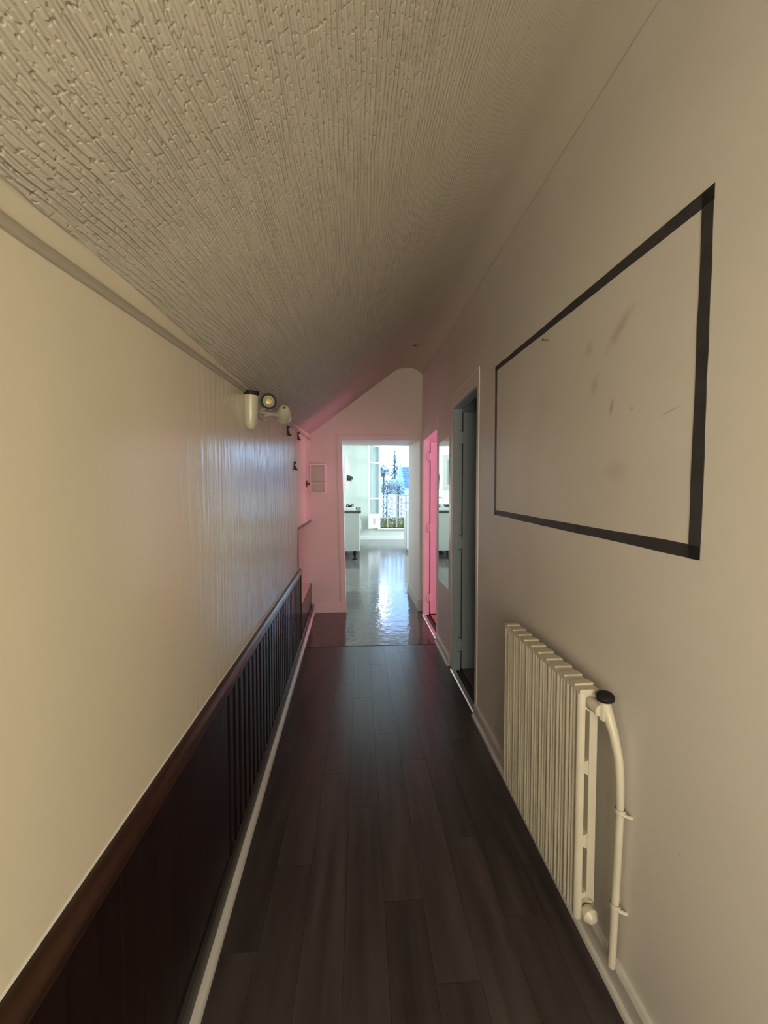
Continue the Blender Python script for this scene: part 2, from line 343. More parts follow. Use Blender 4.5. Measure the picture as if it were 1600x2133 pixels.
# ------------------------------------------------------------------ ceiling (slope rising from the left wall, easing into the right wall)
def ceil_z(t, y):      # t 0..1 across
    xl, xr = XL(y), XR(y); x = xl + (xr - xl) * t
    zl, zr = ZL(y), ZR(y)
    s = 0.755; a = zl + s * (x - xl)
    # flatter run to the right wall
    xk = 0.44; zk = zl + s * (xk - xl)
    b = zk + (zr - zk) * (x - xk) / (xr - xk)
    k = 0.012
    d = a - b
    u = max(0.0, (x - (xr - 0.16)) / 0.16)          # plaster rounds over into the wall
    return b + 0.5 * (d - math.sqrt(d * d + k * k)) - 0.085 * u * u
def ceiling_grid(t0, t1, nt_, ny, dz, jag=0.0):
    ys = [Y0 + (YF - Y0) * j / ny for j in range(ny + 1)]
    vs = []; uv = []
    for y in ys:
        j_ = jag * (random.random() - 0.5)
        for i in range(nt_ + 1):
            t = t0 + (t1 - t0) * i / nt_
            if i == 0: t += j_
            xl, xr = XL(y), XR(y); x = xl + (xr - xl) * t
            vs.append((x, y, ceil_z(t, y) + dz)); uv.append((x * 1.25, y))
    fs = []
    for j in range(ny):
        for i in range(nt_):
            a = j * (nt_ + 1) + i; fs.append((a, a + 1, a + nt_ + 2, a + nt_ + 1))
    return vs, fs, uv
vs_, fs_, _ = ceiling_grid(-0.06, 1.06, 40, 40, 0.006)
top = [(x, y, z + 0.08) for x, y, z in vs_]; n_ = len(vs_)
ce = struct('ceiling', MB().add(vs_ + top, [tuple(reversed(f)) for f in fs_] + [tuple(i + n_ for i in f) for f in fs_]), 'skin_paper', 'sloping attic ceiling rising from the low wall to the tall wall', 'ceiling', smooth=True)
vs_, fs_, uv_ = ceiling_grid(0.003, 0.999, 48, 180, 0.0, 0.006)
m_ = MB().add(vs_, [tuple(reversed(f)) for f in fs_])
pap = m_.build('wallpaper', 'paper', ce, smooth=True)
ul = pap.data.uv_layers.new(name='UVMap')
for lp in pap.data.loops: ul.data[lp.index].uv = uv_[lp.vertex_index]
pap['label'] = 'cream ribbed relief wallpaper with a ragged edge'
# cable hook on the ceiling
hk = thing('ceiling_hook', 'small dark wire hook in the ceiling near the far wall', 'hook', (0.50, 3.6, ceil_z((0.5 - XL(3.6)) / (XR(3.6) - XL(3.6)), 3.6)))
MB().tube([(-0.04, 0, 0.002), (-0.025, 0, -0.008), (0, 0, -0.012), (0.025, 0, -0.008), (0.04, 0, 0.006)], 0.003, 6).build('wire', 'dirty', hk)
MB().lathe([(0.012, 0.006), (0.012, -0.004), (0.006, -0.012), (0, -0.013)], (0, 0, 0), (0, 0, 1), 10).build('base_plate', 'dirty', hk)

# ------------------------------------------------------------------ left wall trims
def strip(mb, poly, xf, zf, ys):      # sweep a (dx, dz) profile along Y following xf, zf
    n = len(poly); vs = [(xf(y) + dx, y, zf(y) + dz) for y in ys for dx, dz in poly]; fs = []
    for j in range(len(ys) - 1):
        for i in range(n): fs.append((j * n + i, j * n + (i + 1) % n, (j + 1) * n + (i + 1) % n, (j + 1) * n + i))
    fs += [tuple(range(n - 1, -1, -1)), tuple(range((len(ys) - 1) * n, len(ys) * n))]
    return mb.add(vs, fs)
yy = lambda a, b, n: [a + (b - a) * i / n for i in range(n + 1)]
ZM = lambda y: lerp([(-2, 1.55), (0.525, 1.688), (0.78, 1.712), (1.61, 1.785), (4.6, 2.005)], y)
struct('trim_2', strip(MB(), [(0, -0.009), (0.007, -0.009), (0.009, -0.003), (0.009, 0.003), (0.007, 0.009), (0, 0.009)], XL, ZM, yy(Y0, YF, 24)), 'batten', 'thin beige batten along the top of the cream wall', 'trim')
# wainscot: vertical boards, cap rail
wa = tag(MB().add([], []).build('trim_3', 'dark_wood'), 'dark stained wood wainscot of vertical boards under a brown cap rail', 'wainscot', kind='structure')
WE = 3.46; BW = 0.0705
def board(y0, y1, flush=False):
    w_ = y1 - y0; g = 0.0085; t = 0.015
    if flush: prof = [(0, 0.0), (t - 0.002, 0.0), (t - 0.001, 0.0012), (t - 0.001, w_ - 0.0012), (t - 0.002, w_), (0, w_)]
    else: prof = [(0, 0.001), (t - 0.009, 0.001), (t - 0.001, g), (t + 0.0005, g + 0.006), (t - 0.004, g + 0.011), (t - 0.001, g + 0.016), (t - 0.001, w_ - g), (t - 0.009, w_ - 0.001), (0, w_ - 0.001)]
    o_ = (XL(y0), y0)
    s = -0.032
    return MB().extrude([(dx + s * dy, dy) for dx, dy in prof], lambda a, b: (a, b, 0.092), lambda a, b: (a, b, 0.690)).mesh('board', 'dark_wood')
bme = board(0, BW); bmf = board(0, BW, True)
nb = int((WE - Y0) / BW); y = WE - nb * BW
for k in range(nb):
    o = bpy.data.objects.new('board', bme if y > 1.30 else bmf); COL.objects.link(o); o.parent = wa
    o.location = (XL(y), y, 0)
    y += BW
mb = strip(MB(), [(0, 0), (0.019, 0), (0.026, 0.004), (0.030, 0.012), (0.031, 0.022), (0.028, 0.034), (0.022, 0.043), (0.012, 0.049), (0.003, 0.050), (0, 0.050)], XL, lambda y: lerp([(0.4, 0.690), (3.5, 0.673)], y), yy(Y0, WE + 0.015, 20))
mb.build('cap_rail', 'rail_wood', wa, smooth=True)
strip(MB(), [(0, 0), (0.003, 0), (0.001, 0.003), (0, 0.003)], XL, lambda y: lerp([(0.4, 0.740), (3.5, 0.723)], y), yy(Y0, WE, 20)).build('caulk_line', 'caulk', wa)
mb = MB(); wseg(mb, XL, WE, WE + 0.013, 0.092, 0.673, 0.021); mb.build('end_strip', 'dark_wood', wa)
mb = MB(); wseg(mb, XL, WE + 0.014, YF - 0.002, 0.092, 0.345, 0.006); mb.build('low_panel', 'dark_wood', wa)
# dark skirting with a white rounded bead
bl = struct('baseboard_left', strip(MB(), [(0, 0), (0.022, 0), (0.022, 0.085), (0.016, 0.096), (0, 0.096)], XL, lambda y: 0, yy(Y0, YF - 0.001, 20)), 'dark_band', 'dark painted skirting below the wainscot', 'baseboard')
strip(MB(), [(0.022, 0), (0.044, 0), (0.0435, 0.006), (0.040, 0.014), (0.033, 0.020), (0.022, 0.022)], XL, lambda y: 0, yy(Y0, YF - 0.02, 20)).build('white_bead', 'paint_white', bl, smooth=True)
# far wall skirting and passage skirtings
mb = MB(); mb.hexa([(-0.53, YF - 0.02, 0), (OLB + 0.004, YF - 0.02, 0), (OLB, YF, 0), (-0.575, YF, 0)], [(-0.53, YF - 0.014, 0.112), (OLB + 0.001, YF - 0.014, 0.112), (OLB, YF, 0.115), (-0.575, YF, 0.115)])
struct('baseboard_far', mb, 'wall_far', 'pale skirting board on the far wall beside the kitchen passage', 'baseboard')
mb = MB(); mb.hexa([(ORR - 0.018, YF, 0), (ORR, YF, 0), (ORR - 0.012, YK, 0), (ORR - 0.03, YK, 0)], [(ORR - 0.012, YF, 0.13), (ORR, YF, 0.13), (ORR - 0.012, YK, 0.13), (ORR - 0.024, YK, 0.13)])
mb.box(ORR - 0.02, ORR + 0.02, YF - 0.016, YF, 0, 0.13)
struct('baseboard_passage', mb, 'paint_white', 'white skirting board along the side of the kitchen passage', 'baseboard', bevel=0.002)
# right skirting, near length and the piece between the two doors
def rskirt(y0, y1, name, label):
    p = struct(name, strip(MB(), [(0, 0), (-0.016, 0), (-0.016, 0.066), (-0.010, 0.076), (0, 0.078)], XR, lambda y: 0, yy(y0, y1, 6)), 'paint_white', label, 'baseboard')
    strip(MB(), [(-0.016, 0), (-0.030, 0), (-0.0295, 0.006), (-0.026, 0.012), (-0.016, 0.015)], XR, lambda y: 0, yy(y0 + 0.0, y1 - 0.002, 6)).build('bead', 'paint_white', p, smooth=True)
rskirt(Y0, 2.345, 'baseboard_right', 'white skirting board below the radiator')
rskirt(3.06, 3.60, 'baseboard_right_far', 'white skirting board below the wall mirror')

# ------------------------------------------------------------------ doors on the right: casing, jamb, open leaf, hinges, threshold
def doorway(D, n, leafmat, leaf_label, cas_label, tiles, tile_label):
    y0, y1, zt = D; x = XR(y0); xb = x + TH
    mb = MB()
    wseg(mb, XR, y0 - 0.042, y0, 0, zt + 0.045, -0.003); wseg(mb, XR, y1, y1 + 0.05, 0, zt + 0.045, -0.006); wseg(mb, XR, y0, y1, zt, zt + 0.045, -0.005)
    wseg(mb, XR, y0 - 0.046, y0 - 0.042, 0, zt + 0.10, -0.006); wseg(mb, XR, y0 - 0.046, y1 + 0.05, zt + 0.095, zt + 0.10, -0.006)
    tr_ = struct('trim_%d' % (3 + n), mb, 'wall', cas_label, 'door casing')
    jb = MB(); jb.box(x, xb, y1 - 0.020, y1, 0, zt); jb.box(x, xb, y0, y0 + 0.012, 0, zt); jb.box(x, xb, y0 + 0.012, y1 - 0.020, zt - 0.015, zt)
    jb.build('jamb', leafmat, tr_)
    d = tag(MB().box(xb + 0.010, xb + 0.62, y1 - 0.024, y1 + 0.012, 0.012, zt - 0.035).build('door_%d' % n, leafmat, bevel=0.003), leaf_label, 'door', kind='structure')
    for z in (0.20, 1.0, 1.80):
        hg = MB().tube([(xb + 0.005, y1 - 0.026, z - 0.045), (xb + 0.005, y1 - 0.026, z + 0.045)], 0.005, 8); hg.box(xb - 0.026, xb + 0.030, y1 - 0.0265, y1 - 0.0205, z - 0.035, z + 0.035)
        h_ = hg.build('hinge', leafmat, d)
        for dz in (-0.055, 0.055):
            MB().lathe([(0.0045, 0), (0.0045, 0.002), (0, 0.0022)], (xb - 0.012, y1 - 0.0202, z + dz), (0, -1, 0), 8).build('screw', 'black', h_)
    mb = MB().hexa([(x - 0.012, y0, 0), (x + 0.03, y0, 0), (x + 0.03, y1, 0), (x - 0.012, y1, 0)], [(x - 0.004, y0, 0.006), (x + 0.024, y0, 0.006), (x + 0.024, y1, 0.006), (x - 0.004, y1, 0.006)])
    mb.build('threshold_strip', 'metal', tr_)
    return d
doorway(D1, 1, 'grey_door', 'grey door standing open into the unlit room', 'painted casing around the opening to the unlit room', None, None)
doorway(D2, 2, 'pink_door', 'pale door glowing pink standing open into the pink-lit room', 'painted casing around the opening to the pink-lit room', None, None)

def room(name, x0, x1, y0, y1, z1, m, label, hole=None):
    mb = MB()
    mb.box(x0, x1, y0 - 0.05, y0, 0, z1); mb.box(x0, x1, y1, y1 + 0.05, 0, z1)
    if hole:
        a, b, c, d = hole
        mb.box(x1, x1 + 0.1, y0, a, 0, z1); mb.box(x1, x1 + 0.1, b, y1, 0, z1); mb.box(x1, x1 + 0.1, a, b, 0, c); mb.box(x1, x1 + 0.1, a, b, d, z1)
    else: mb.box(x1, x1 + 0.1, y0 - 0.05, y1 + 0.05, 0, z1)
    mb.box(x0, x1, y0, y1, z1, z1 + 0.05)
    return struct(name, mb, m, label, 'wall')
room('wall_unlit_room', 0.765, 2.4, 1.9, 3.08, 2.6, 'grey_door', 'walls of the unlit room behind the grey door')
room('wall_pink_room', 0.765, 3.05, 3.2, 4.55, 2.6, 'wall_far', 'walls of the pink-lit room', (3.45, 4.35, 0.7, 2.0))
mb = MB(); mb.box(3.06, 3.10, 3.45, 3.49, 0.7, 2.0); mb.box(3.06, 3.10, 4.31, 4.35, 0.7, 2.0); mb.box(3.06, 3.10, 3.49, 4.31, 0.7, 0.74); mb.box(3.06, 3.10, 3.49, 4.31, 1.96, 2.0)
struct('window_3', mb, 'paint_white', 'window frame inside the pink-lit room', 'window')
MB().box(3.12, 3.126, 3.43, 4.37, 0.68, 2.02).build('added_curtain', 'added_curtain', bpy.data.objects['window_3'])  # unseen cloth added behind the pink lamp, keeps sky light out
def tiled(name, x0, x1, y0, y1, s, m, label):
    f = struct(name, MB().box(x0, x1, y0, y1, 0, 0.003), 'grout', label, 'floor')
    tm = MB().box(0.002, s - 0.002, 0.002, s - 0.002, 0.002, 0.006).mesh('tile', m)
    for i in range(int((x1 - x0) / s)):
        for j in range(int((y1 - y0) / s)):
            o = bpy.data.objects.new('tile', tm); COL.objects.link(o); o.parent = f; o.location = (x0 + i * s, y0 + j * s, 0)
tiled('floor_pink_room', 0.80, 2.0, 3.2, 4.55, 0.15, 'red_tile', 'terracotta tile floor of the pink-lit room')
tiled('floor_unlit_room', 0.79, 1.67, 1.95, 3.06, 0.22, 'dark_tile', 'dark tile floor of the unlit room')

# ------------------------------------------------------------------ mirror, tape, nail
yA, yB = 3.115, 3.53
mb = MB(); wseg(mb, lambda y: XR(y) - 0.006, yA, yB, 0.598, 1.832, 0.005)
tag(mb.build('wall_mirror', 'mirror', loc=(XR(3.3), 3.3, 0.6)), 'tall frameless mirror on the wall between the two open doors', 'mirror')
tp = thing('tape_outline', 'rectangle of charcoal tape stuck on the cream wall above the radiator', 'tape', (XR(1.4), 1.4, 1.24))
def tapestrip(a, b, w0, w1, side):   # a,b (y,z) corners along outer edge; side unit normal (y,z) inward
    n = 14; va = []; vb = []
    for i in range(n + 1):
        t = i / n; y = a[0] + (b[0] - a[0]) * t; z = a[1] + (b[1] - a[1]) * t; w_ = w0 + (w1 - w0) * t
        j = lambda: random.uniform(-0.0012, 0.0012)
        va.append((y + side[0] * j(), z + side[1] * j())); vb.append((y + side[0] * (w_ + j()), z + side[1] * (w_ + j())))
    lo = Vector(tp.location); vs = []; fs = []
    for dx in (-0.0012, 0.0):
        vs += [Vector((XR(y) + dx, y, z)) - lo for y, z in va] + [Vector((XR(y) + dx, y, z)) - lo for y, z in vb]
    N2 = 2 * (n + 1)
    for i in range(n):
        fs.append((i, i + 1, n + 2 + i, n + 1 + i)); fs.append((N2 + i, N2 + n + 1 + i, N2 + n + 2 + i, N2 + i + 1))
        fs.append((i, N2 + i, N2 + i + 1, i + 1)); fs.append((n + 1 + i, n + 2 + i, N2 + n + 2 + i, N2 + n + 1 + i))
    MB().add(vs, fs).build('tape_strip', 'tape', tp)
TL, TR, BRc, BLc = (2.05, 2.03), (0.762, 1.972), (0.770, 1.218), (2.045, 1.256)
tapestrip(TL, TR, 0.024, 0.032, (0, -1)); tapestrip(TR, BRc, 0.028, 0.030, (1, 0)); tapestrip(BRc, BLc, 0.030, 0.026, (0, 1)); tapestrip(BLc, TL, 0.026, 0.026, (-1, 0))
nl = thing('wall_nail', 'small black nail in the wall inside the tape rectangle', 'nail', (XR(1.46), 1.46, 1.938))
MB().tube([(0.002, 0, 0), (-0.022, 0.0, 0.0005)], 0.0016, 8).build('shank', 'black', nl)
MB().lathe([(0, -0.001), (0.0042, -0.001), (0.0042, 0.001), (0, 0.001)], (-0.022, 0, 0.0005), (1, 0, 0), 10).build('head', 'black', nl)

# ------------------------------------------------------------------ radiator
RY0, RY1, RX0, RX1, RZ0, RZ1 = 1.035, 1.605, 0.606, 0.666, 0.150, 0.820
ra = thing('radiator', 'cream column radiator on the wall below the tape rectangle', 'radiator', (0.64, 1.3, 0))
NS = 10; SW = (RY1 - RY0) / NS
def section():
    mb = MB(); d = RX1 - RX0; h = RZ1 - RZ0; w_ = SW * 0.5
    def col(prof, z0, z1):
        zs = [(z0, 0.90), (z0 + 0.010, 1.0), (z1 - 0.008, 1.0), (z1, 0.94)]; n = len(prof); vs = []; fs = []
        mx = sum(p[0] for p in prof) / n
        for z, s in zs: vs += [(mx + (p[0] - mx) * s, p[1] * s, z) for p in prof]
        for i in range(3):
            for k in range(n): fs.append((i * n + k, i * n + (k + 1) % n, (i + 1) * n + (k + 1) % n, (i + 1) * n + k))
        fs += [tuple(range(n - 1, -1, -1)), tuple(range(3 * n, 4 * n))]
        mb.add(vs, fs)
    # front column: two rounded ribs with a groove between, packed against the next section
    fp = [(0.018, -w_ * 0.99), (0.009, -w_ * 0.99), (0.004, -w_ * 0.88), (0.0005, -w_ * 0.72), (0.0, -w_ * 0.58), (0.0015, -w_ * 0.42), (0.0055, -w_ * 0.28), (0.0055, -w_ * 0.12), (0.003, 0.0), (0.0015, w_ * 0.12), (0.003, w_ * 0.26), (0.0055, w_ * 0.34), (0.003, w_ * 0.48), (0.0008, w_ * 0.62), (0.002, w_ * 0.78), (0.009, w_ * 0.98), (0.018, w_ * 0.99)]
    bp = [(d - 0.024, -w_ * 0.70), (d, -w_ * 0.62), (d, w_ * 0.62), (d - 0.024, w_ * 0.70)]
    col(fp, 0, h - 0.012); col(bp, 0, h - 0.012)
    # bridges between the columns (slots between them stay open)
    for z0, z1 in ((h - 0.07, h - 0.012), (h * 0.62, h * 0.62 + 0.04), (h * 0.30, h * 0.30 + 0.04), (0.004, 0.07)):
        y_ = w_ * 0.62
        poly = [(0.015, z0 - 0.006), (0.027, z0 + 0.004), (d - 0.02, z0 - 0.006), (d - 0.02, z1 + 0.004), (0.027, z1 - 0.003), (0.015, z1 + 0.004)]
        mb.extrude(poly, lambda a, b: (a, -y_, b), lambda a, b: (a, y_, b))
    # two-step crown over both columns
    cr = lambda y0, y1, z0, z1: mb.hexa([(0.001, y0, z0), (d - 0.001, y0, z0), (d - 0.001, y1, z0), (0.001, y1, z0)], [(0.003, y0 + 0.002, z1), (d - 0.003, y0 + 0.002, z1), (d - 0.003, y1 - 0.002, z1), (0.003, y1 - 0.002, z1)])
    cr(-w_ * 0.98, w_ * 0.12, h - 0.016, h - 0.005); cr(-w_ * 0.05, w_ * 0.98, h - 0.016, h)
    for z in (0.04, h - 0.045): mb.lathe([(0.018, -SW / 2), (0.018, SW / 2)], (d * 0.62, 0, z), (0, 1, 0), 12)
    return mb.mesh('radiator_section', 'enamel', True)
sm = section()
for k in range(NS):
    o = bpy.data.objects.new('radiator_section', sm); COL.objects.link(o); o.parent = ra
    o.location = (RX0 - 0.64, RY0 + SW * (k + 0.5) - 1.3, RZ0)
L_ = lambda pts: [(p[0] - 0.64, p[1] - 1.3, p[2]) for p in pts]
xm = 0.645
va = MB().tube(L_([(xm, RY0 + 0.01, RZ1 - 0.045), (xm + 0.004, RY0 - 0.03, RZ1 - 0.048)]), 0.017, 12).build('valve_body', 'enamel', ra, smooth=True)
MB().lathe([(0.016, -0.05), (0.017, -0.02), (0.013, -0.005), (0.013, 0.006)], L_([(0.662, RY0 - 0.028, RZ1 - 0.022)])[0], (0, 0, 1), 14).build('stem', 'enamel', va)
MB().lathe([(0.012, -0.012), (0.012, 0.0), (0.023, 0.002), (0.0235, 0.010), (0.020, 0.015), (0.012, 0.018), (0, 0.019)], L_([(0.662, RY0 - 0.028, RZ1 - 0.018)])[0], (-0.15, -0.1, 1), 20).build('handwheel', 'black', va, smooth=True)
pts = [(0.664, RY0 - 0.020, 0.792), (0.666, RY0 - 0.033, 0.765), (0.672, 0.984, 0.72), (0.678, 0.970, 0.66), (0.680, 0.966, 0.60), (0.681, 0.965, 0.52), (0.681, 0.970, 0.38), (0.681, 0.976, 0.25), (0.682, 0.982, 0.16), (0.682, 0.986, 0.072)]
MB().tube(L_(pts), [0.016, 0.0155, 0.012, 0.0108, 0.0103, 0.010, 0.010, 0.010, 0.010, 0.010], 14).build('supply_pipe', 'enamel', ra, smooth=True)
for z, y_ in ((0.525, 0.965), (0.255, 0.976)):
    mb = MB().lathe([(0.0125, -0.006), (0.0135, 0), (0.0125, 0.006)], L_([(0.681, y_, z)])[0], (0, 0, 1), 12); mb.tube(L_([(0.681, y_ - 0.010, z - 0.004), (0.704, y_ - 0.016, z - 0.010)]), 0.0045, 8)
    mb.build('pipe_clip', 'enamel', ra, smooth=True)
MB().lathe([(0.020, 0), (0.022, 0.006), (0.022, 0.018), (0.017, 0.024), (0.012, 0.030), (0, 0.032)], L_([(xm - 0.004, RY0 + 0.006, RZ0 + 0.025)])[0], (0.15, -1, -0.15), 16).build('end_plug', 'enamel', ra, smooth=True)
for y_ in (1.12, 1.5):
    MB().box(0.02, 0.066, y_ - 1.3 - 0.008, y_ - 1.3 + 0.008, 0.72, 0.735).build('wall_bracket', 'enamel', ra)

# ------------------------------------------------------------------ three-spot wall lamp below the batten
lp = thing('spotlight_lamp', 'cream three-headed spotlight lamp on the wall near the coat hooks', 'lamp', (XL(1.9), 1.9, 1.75))
def bell(c, ax, r, ln, name, rim=None, bulb=False):
    h = MB().lathe([(0.006, -ln), (r * 0.55, -ln * 0.96), (r * 0.82, -ln * 0.8), (r * 0.97, -ln * 0.5), (r, 0), (r * 0.9, 0), (r * 0.86, -ln * 0.15), (r * 0.3, -ln * 0.3), (0, -ln * 0.3)], c, ax, 24).build(name, 'reflector', lp, smooth=True)
    if rim: MB().lathe([(r * 0.80, -0.002), (r * 0.82, 0.006), (r * 1.08, 0.006), (r * 1.10, -0.012), (r * 0.99, -0.012)], c, ax, 28).build('rim', 'black', h, smooth=True)
    if bulb:
        a = Vector(ax).normalized()
        MB().lathe([(r * 0.5, -0.012), (r * 0.55, -0.006), (r * 0.4, 0.0), (0, 0.002)], c, ax, 16).build('bulb', 'bulb', h, smooth=True)
    return h
bell((0.030, -0.20, 0.037), (0.05, -0.10, 1), 0.030, 0.155, 'spot_head', rim=True)
bell((0.085, -0.125, 0.020), (0.22, -1, -0.16), 0.031, 0.07, 'spot_head', rim=True, bulb=True)
bell((0.095, 0.16, 0.005), (-0.25, 1, -0.45), 0.038, 0.085, 'spot_head')
MB().box(0.0, 0.014, -0.12, 0.13, -0.018, 0.018).build('mounting_bar', 'enamel', lp, bevel=0.003)
for a, b in (((0.012, -0.09, 0), (0.034, -0.18, -0.02)), ((0.012, -0.03, 0), (0.078, -0.065, 0.010)), ((0.012, 0.09, 0), (0.085, 0.11, 0.02)), ((0.012, -0.06, -0.012), (0.09, 0.09, 0.0))):
    MB().tube([a, ((a[0] + b[0]) / 2 + 0.01, (a[1] + b[1]) / 2, (a[2] + b[2]) / 2), b], 0.006, 8).build('arm', 'enamel', lp, smooth=True)

# ------------------------------------------------------------------ coat hooks
def hook(y_, z, label):
    h = thing('coat_hook', label, 'coat hook', (XL(y_), y_, z), 'black coat hooks')
    MB().extrude([(-0.009, -0.028), (0.009, -0.028), (0.012, -0.01), (0.010, 0.016), (0.004, 0.040), (-0.004, 0.040), (-0.010, 0.016), (-0.012, -0.01)], lambda a, b: (0, a, b), lambda a, b: (0.006, a, b)).build('back_plate', 'iron', h)
    MB().tube([(0.005, 0, 0.0), (0.009, 0, -0.020), (0.017, -0.001, -0.028), (0.028, -0.002, -0.023)], [0.009, 0.0085, 0.007, 0.005], 10).build('prong', 'iron', h, smooth=True)
    MB().tube([(0.004, 0, 0.018), (0.012, 0, 0.030), (0.016, 0, 0.038)], [0.006, 0.005, 0.005], 8).build('upper_prong', 'iron', h, smooth=True)
hook(2.87, 1.818, 'black metal coat hook nearest to the spotlight lamp'); hook(3.45, 1.868, 'black metal coat hook closest to the far wall'); hook(3.21, 1.595, 'black metal coat hook hanging lower than the other two')

# ------------------------------------------------------------------ shelf on the far wall, red knob beside it
sh = thing('wall_shelf', 'small white open wall shelf with a row of pegs on the far wall', 'shelf', (-0.475, YF, 1.39))
MB().box(-0.088, -0.079, -0.095, 0, 0.0, 0.335).build('side_panel', 'wpvc', sh, bevel=0.001); MB().box(0.079, 0.088, -0.095, 0, 0.0, 0.335).build('side_panel', 'wpvc', sh, bevel=0.001)
MB().box(-0.079, 0.079, -0.095, 0, 0.318, 0.333).build('top_board', 'wpvc', sh, bevel=0.001); MB().box(-0.079, 0.079, -0.095, 0, 0.112, 0.124).build('shelf_board', 'wpvc', sh, bevel=0.001)
MB().box(-0.079, 0.079, -0.012, -0.001, 0.0, 0.020).build('back_rail', 'wpvc', sh)
MB().tube([(-0.079, -0.085, 0.012), (0.079, -0.085, 0.012)], 0.004, 8).build('front_rod', 'wpvc', sh)
for k in range(5):
    MB().lathe([(0.004, 0), (0.004, 0.012), (0.009, 0.014), (0.010, 0.020), (0.006, 0.026), (0, 0.027)], (-0.066 + k * 0.034, -0.088, 0.012), (0, -1, 0), 10).build('peg', 'wpvc', sh, smooth=True)
rk = thing('flower_hook', 'dark red flower-shaped hook on the wall beside the white shelf', 'hook', (XL(4.15), 4.15, 1.485))
for k in range(6):
    a = math.pi * k / 3
    MB().lathe([(0, 0), (0.013, 0.001), (0.015, 0.005), (0.010, 0.010), (0, 0.011)], (0.004, 0.026 * math.cos(a), 0.026 * math.sin(a)), (1, 0, 0), 10).build('petal', 'red', rk, smooth=True)
MB().lathe([(0.014, 0), (0.014, 0.014), (0.010, 0.03), (0.012, 0.036), (0, 0.038)], (0, 0, 0), (1, 0, 0), 12).build('centre', 'red', rk, smooth=True)

# ------------------------------------------------------------------ kitchen shell
KX0, KX1, KZ = -0.64, 3.9, 3.3
WX0, WX1, WZ0, WZ1 = 0.60, 1.78, 0.37, 3.02           # end window
mb = MB(); mb.box(KX0 - 0.1, WX0, YE, YE + 0.25, 0, KZ); mb.box(WX1, KX1 + 0.1, YE, YE + 0.25, 0, KZ); mb.box(WX0, WX1, YE, YE + 0.25, 0, WZ0); mb.box(WX0, WX1, YE, YE + 0.25, WZ1, KZ)
struct('wall_kitchen_end', mb, 'kwall', 'pale green kitchen wall around the open casement window', 'wall')
struct('wall_kitchen_side', MB().box(KX0 - 0.1, KX0, YK, YE, 0, KZ), 'kwall', 'pale green kitchen wall behind the wall cupboard', 'wall')
mb = MB(); mb.box(KX1, KX1 + 0.1, YK, 7.3, 0, KZ); mb.box(KX1, KX1 + 0.1, 10.7, YE, 0, KZ); mb.box(KX1, KX1 + 0.1, 7.3, 10.7, 0, 0.85); mb.box(KX1, KX1 + 0.1, 7.3, 10.7, 2.95, KZ)
mb.box(0.9, KX1, YK - 0.1, YK, 0, KZ)
struct('wall_kitchen_fill_side', mb, 'kwall', 'kitchen wall with an added opening for the side fill lamp', 'wall')
mb = MB(); mb.box(KX1 + 0.02, KX1 + 0.08, 7.3, 7.36, 0.85, 2.95); mb.box(KX1 + 0.02, KX1 + 0.08, 10.64, 10.7, 0.85, 2.95); mb.box(KX1 + 0.02, KX1 + 0.08, 8.97, 9.03, 0.85, 2.95); mb.box(KX1 + 0.02, KX1 + 0.08, 7.3, 10.7, 0.85, 0.91)
struct('added_window_4', mb, 'kwhite', 'wide window frame added around the kitchen side fill lamp', 'window')  # made-up window that houses the side fill lamp
mb = MB(); mb.hexa([(KX0 - 0.1, YK, 2.75), (0.1, YK, 3.25), (0.1, YE, 3.25), (KX0 - 0.1, YE, 2.75)], [(KX0 - 0.1, YK, 2.9), (0.1, YK, 3.35), (0.1, YE, 3.35), (KX0 - 0.1, YE, 2.9)]); mb.box(0.1, KX1 + 0.1, YK, YE, 3.25, 3.35)
struct('ceiling_kitchen', mb, 'kwhite', 'white kitchen ceiling sloping over the cupboards', 'ceiling')
struct('baseboard_kitchen', MB().box(KX0, KX1, YE - 0.018, YE, 0, 0.10), 'kwhite', 'white skirting board below the kitchen window', 'baseboard', bevel=0.003)

# window_1: frame, sill, two inward casements
w1 = bpy.data.objects.new('window_1', None); COL.objects.link(w1); w1.location = (1.19, YE, WZ0); tag(w1, 'tall white casement window standing open onto the balcony railing', 'window', kind='structure')
def wl_(mb, name, m, par=w1, **k):
    lo = Vector(w1.location); mb.v = [tuple(Vector(v) - lo) for v in mb.v]; return mb.build(name, m, par, **k)
mb = MB(); mb.box(WX0, WX0 + 0.045, YE - 0.01, YE + 0.06, WZ0, WZ1); mb.box(WX1 - 0.045, WX1, YE - 0.01, YE + 0.06, WZ0, WZ1); mb.box(WX0 + 0.045, WX1 - 0.045, YE - 0.01, YE + 0.06, WZ1 - 0.05, WZ1)
wl_(mb, 'window_frame', 'kwhite', bevel=0.003)
wl_(MB().box(WX0 - 0.06, WX1 + 0.06, YE - 0.09, YE + 0.25, WZ0 - 0.045, WZ0), 'window_sill', 'kwhite', bevel=0.004)
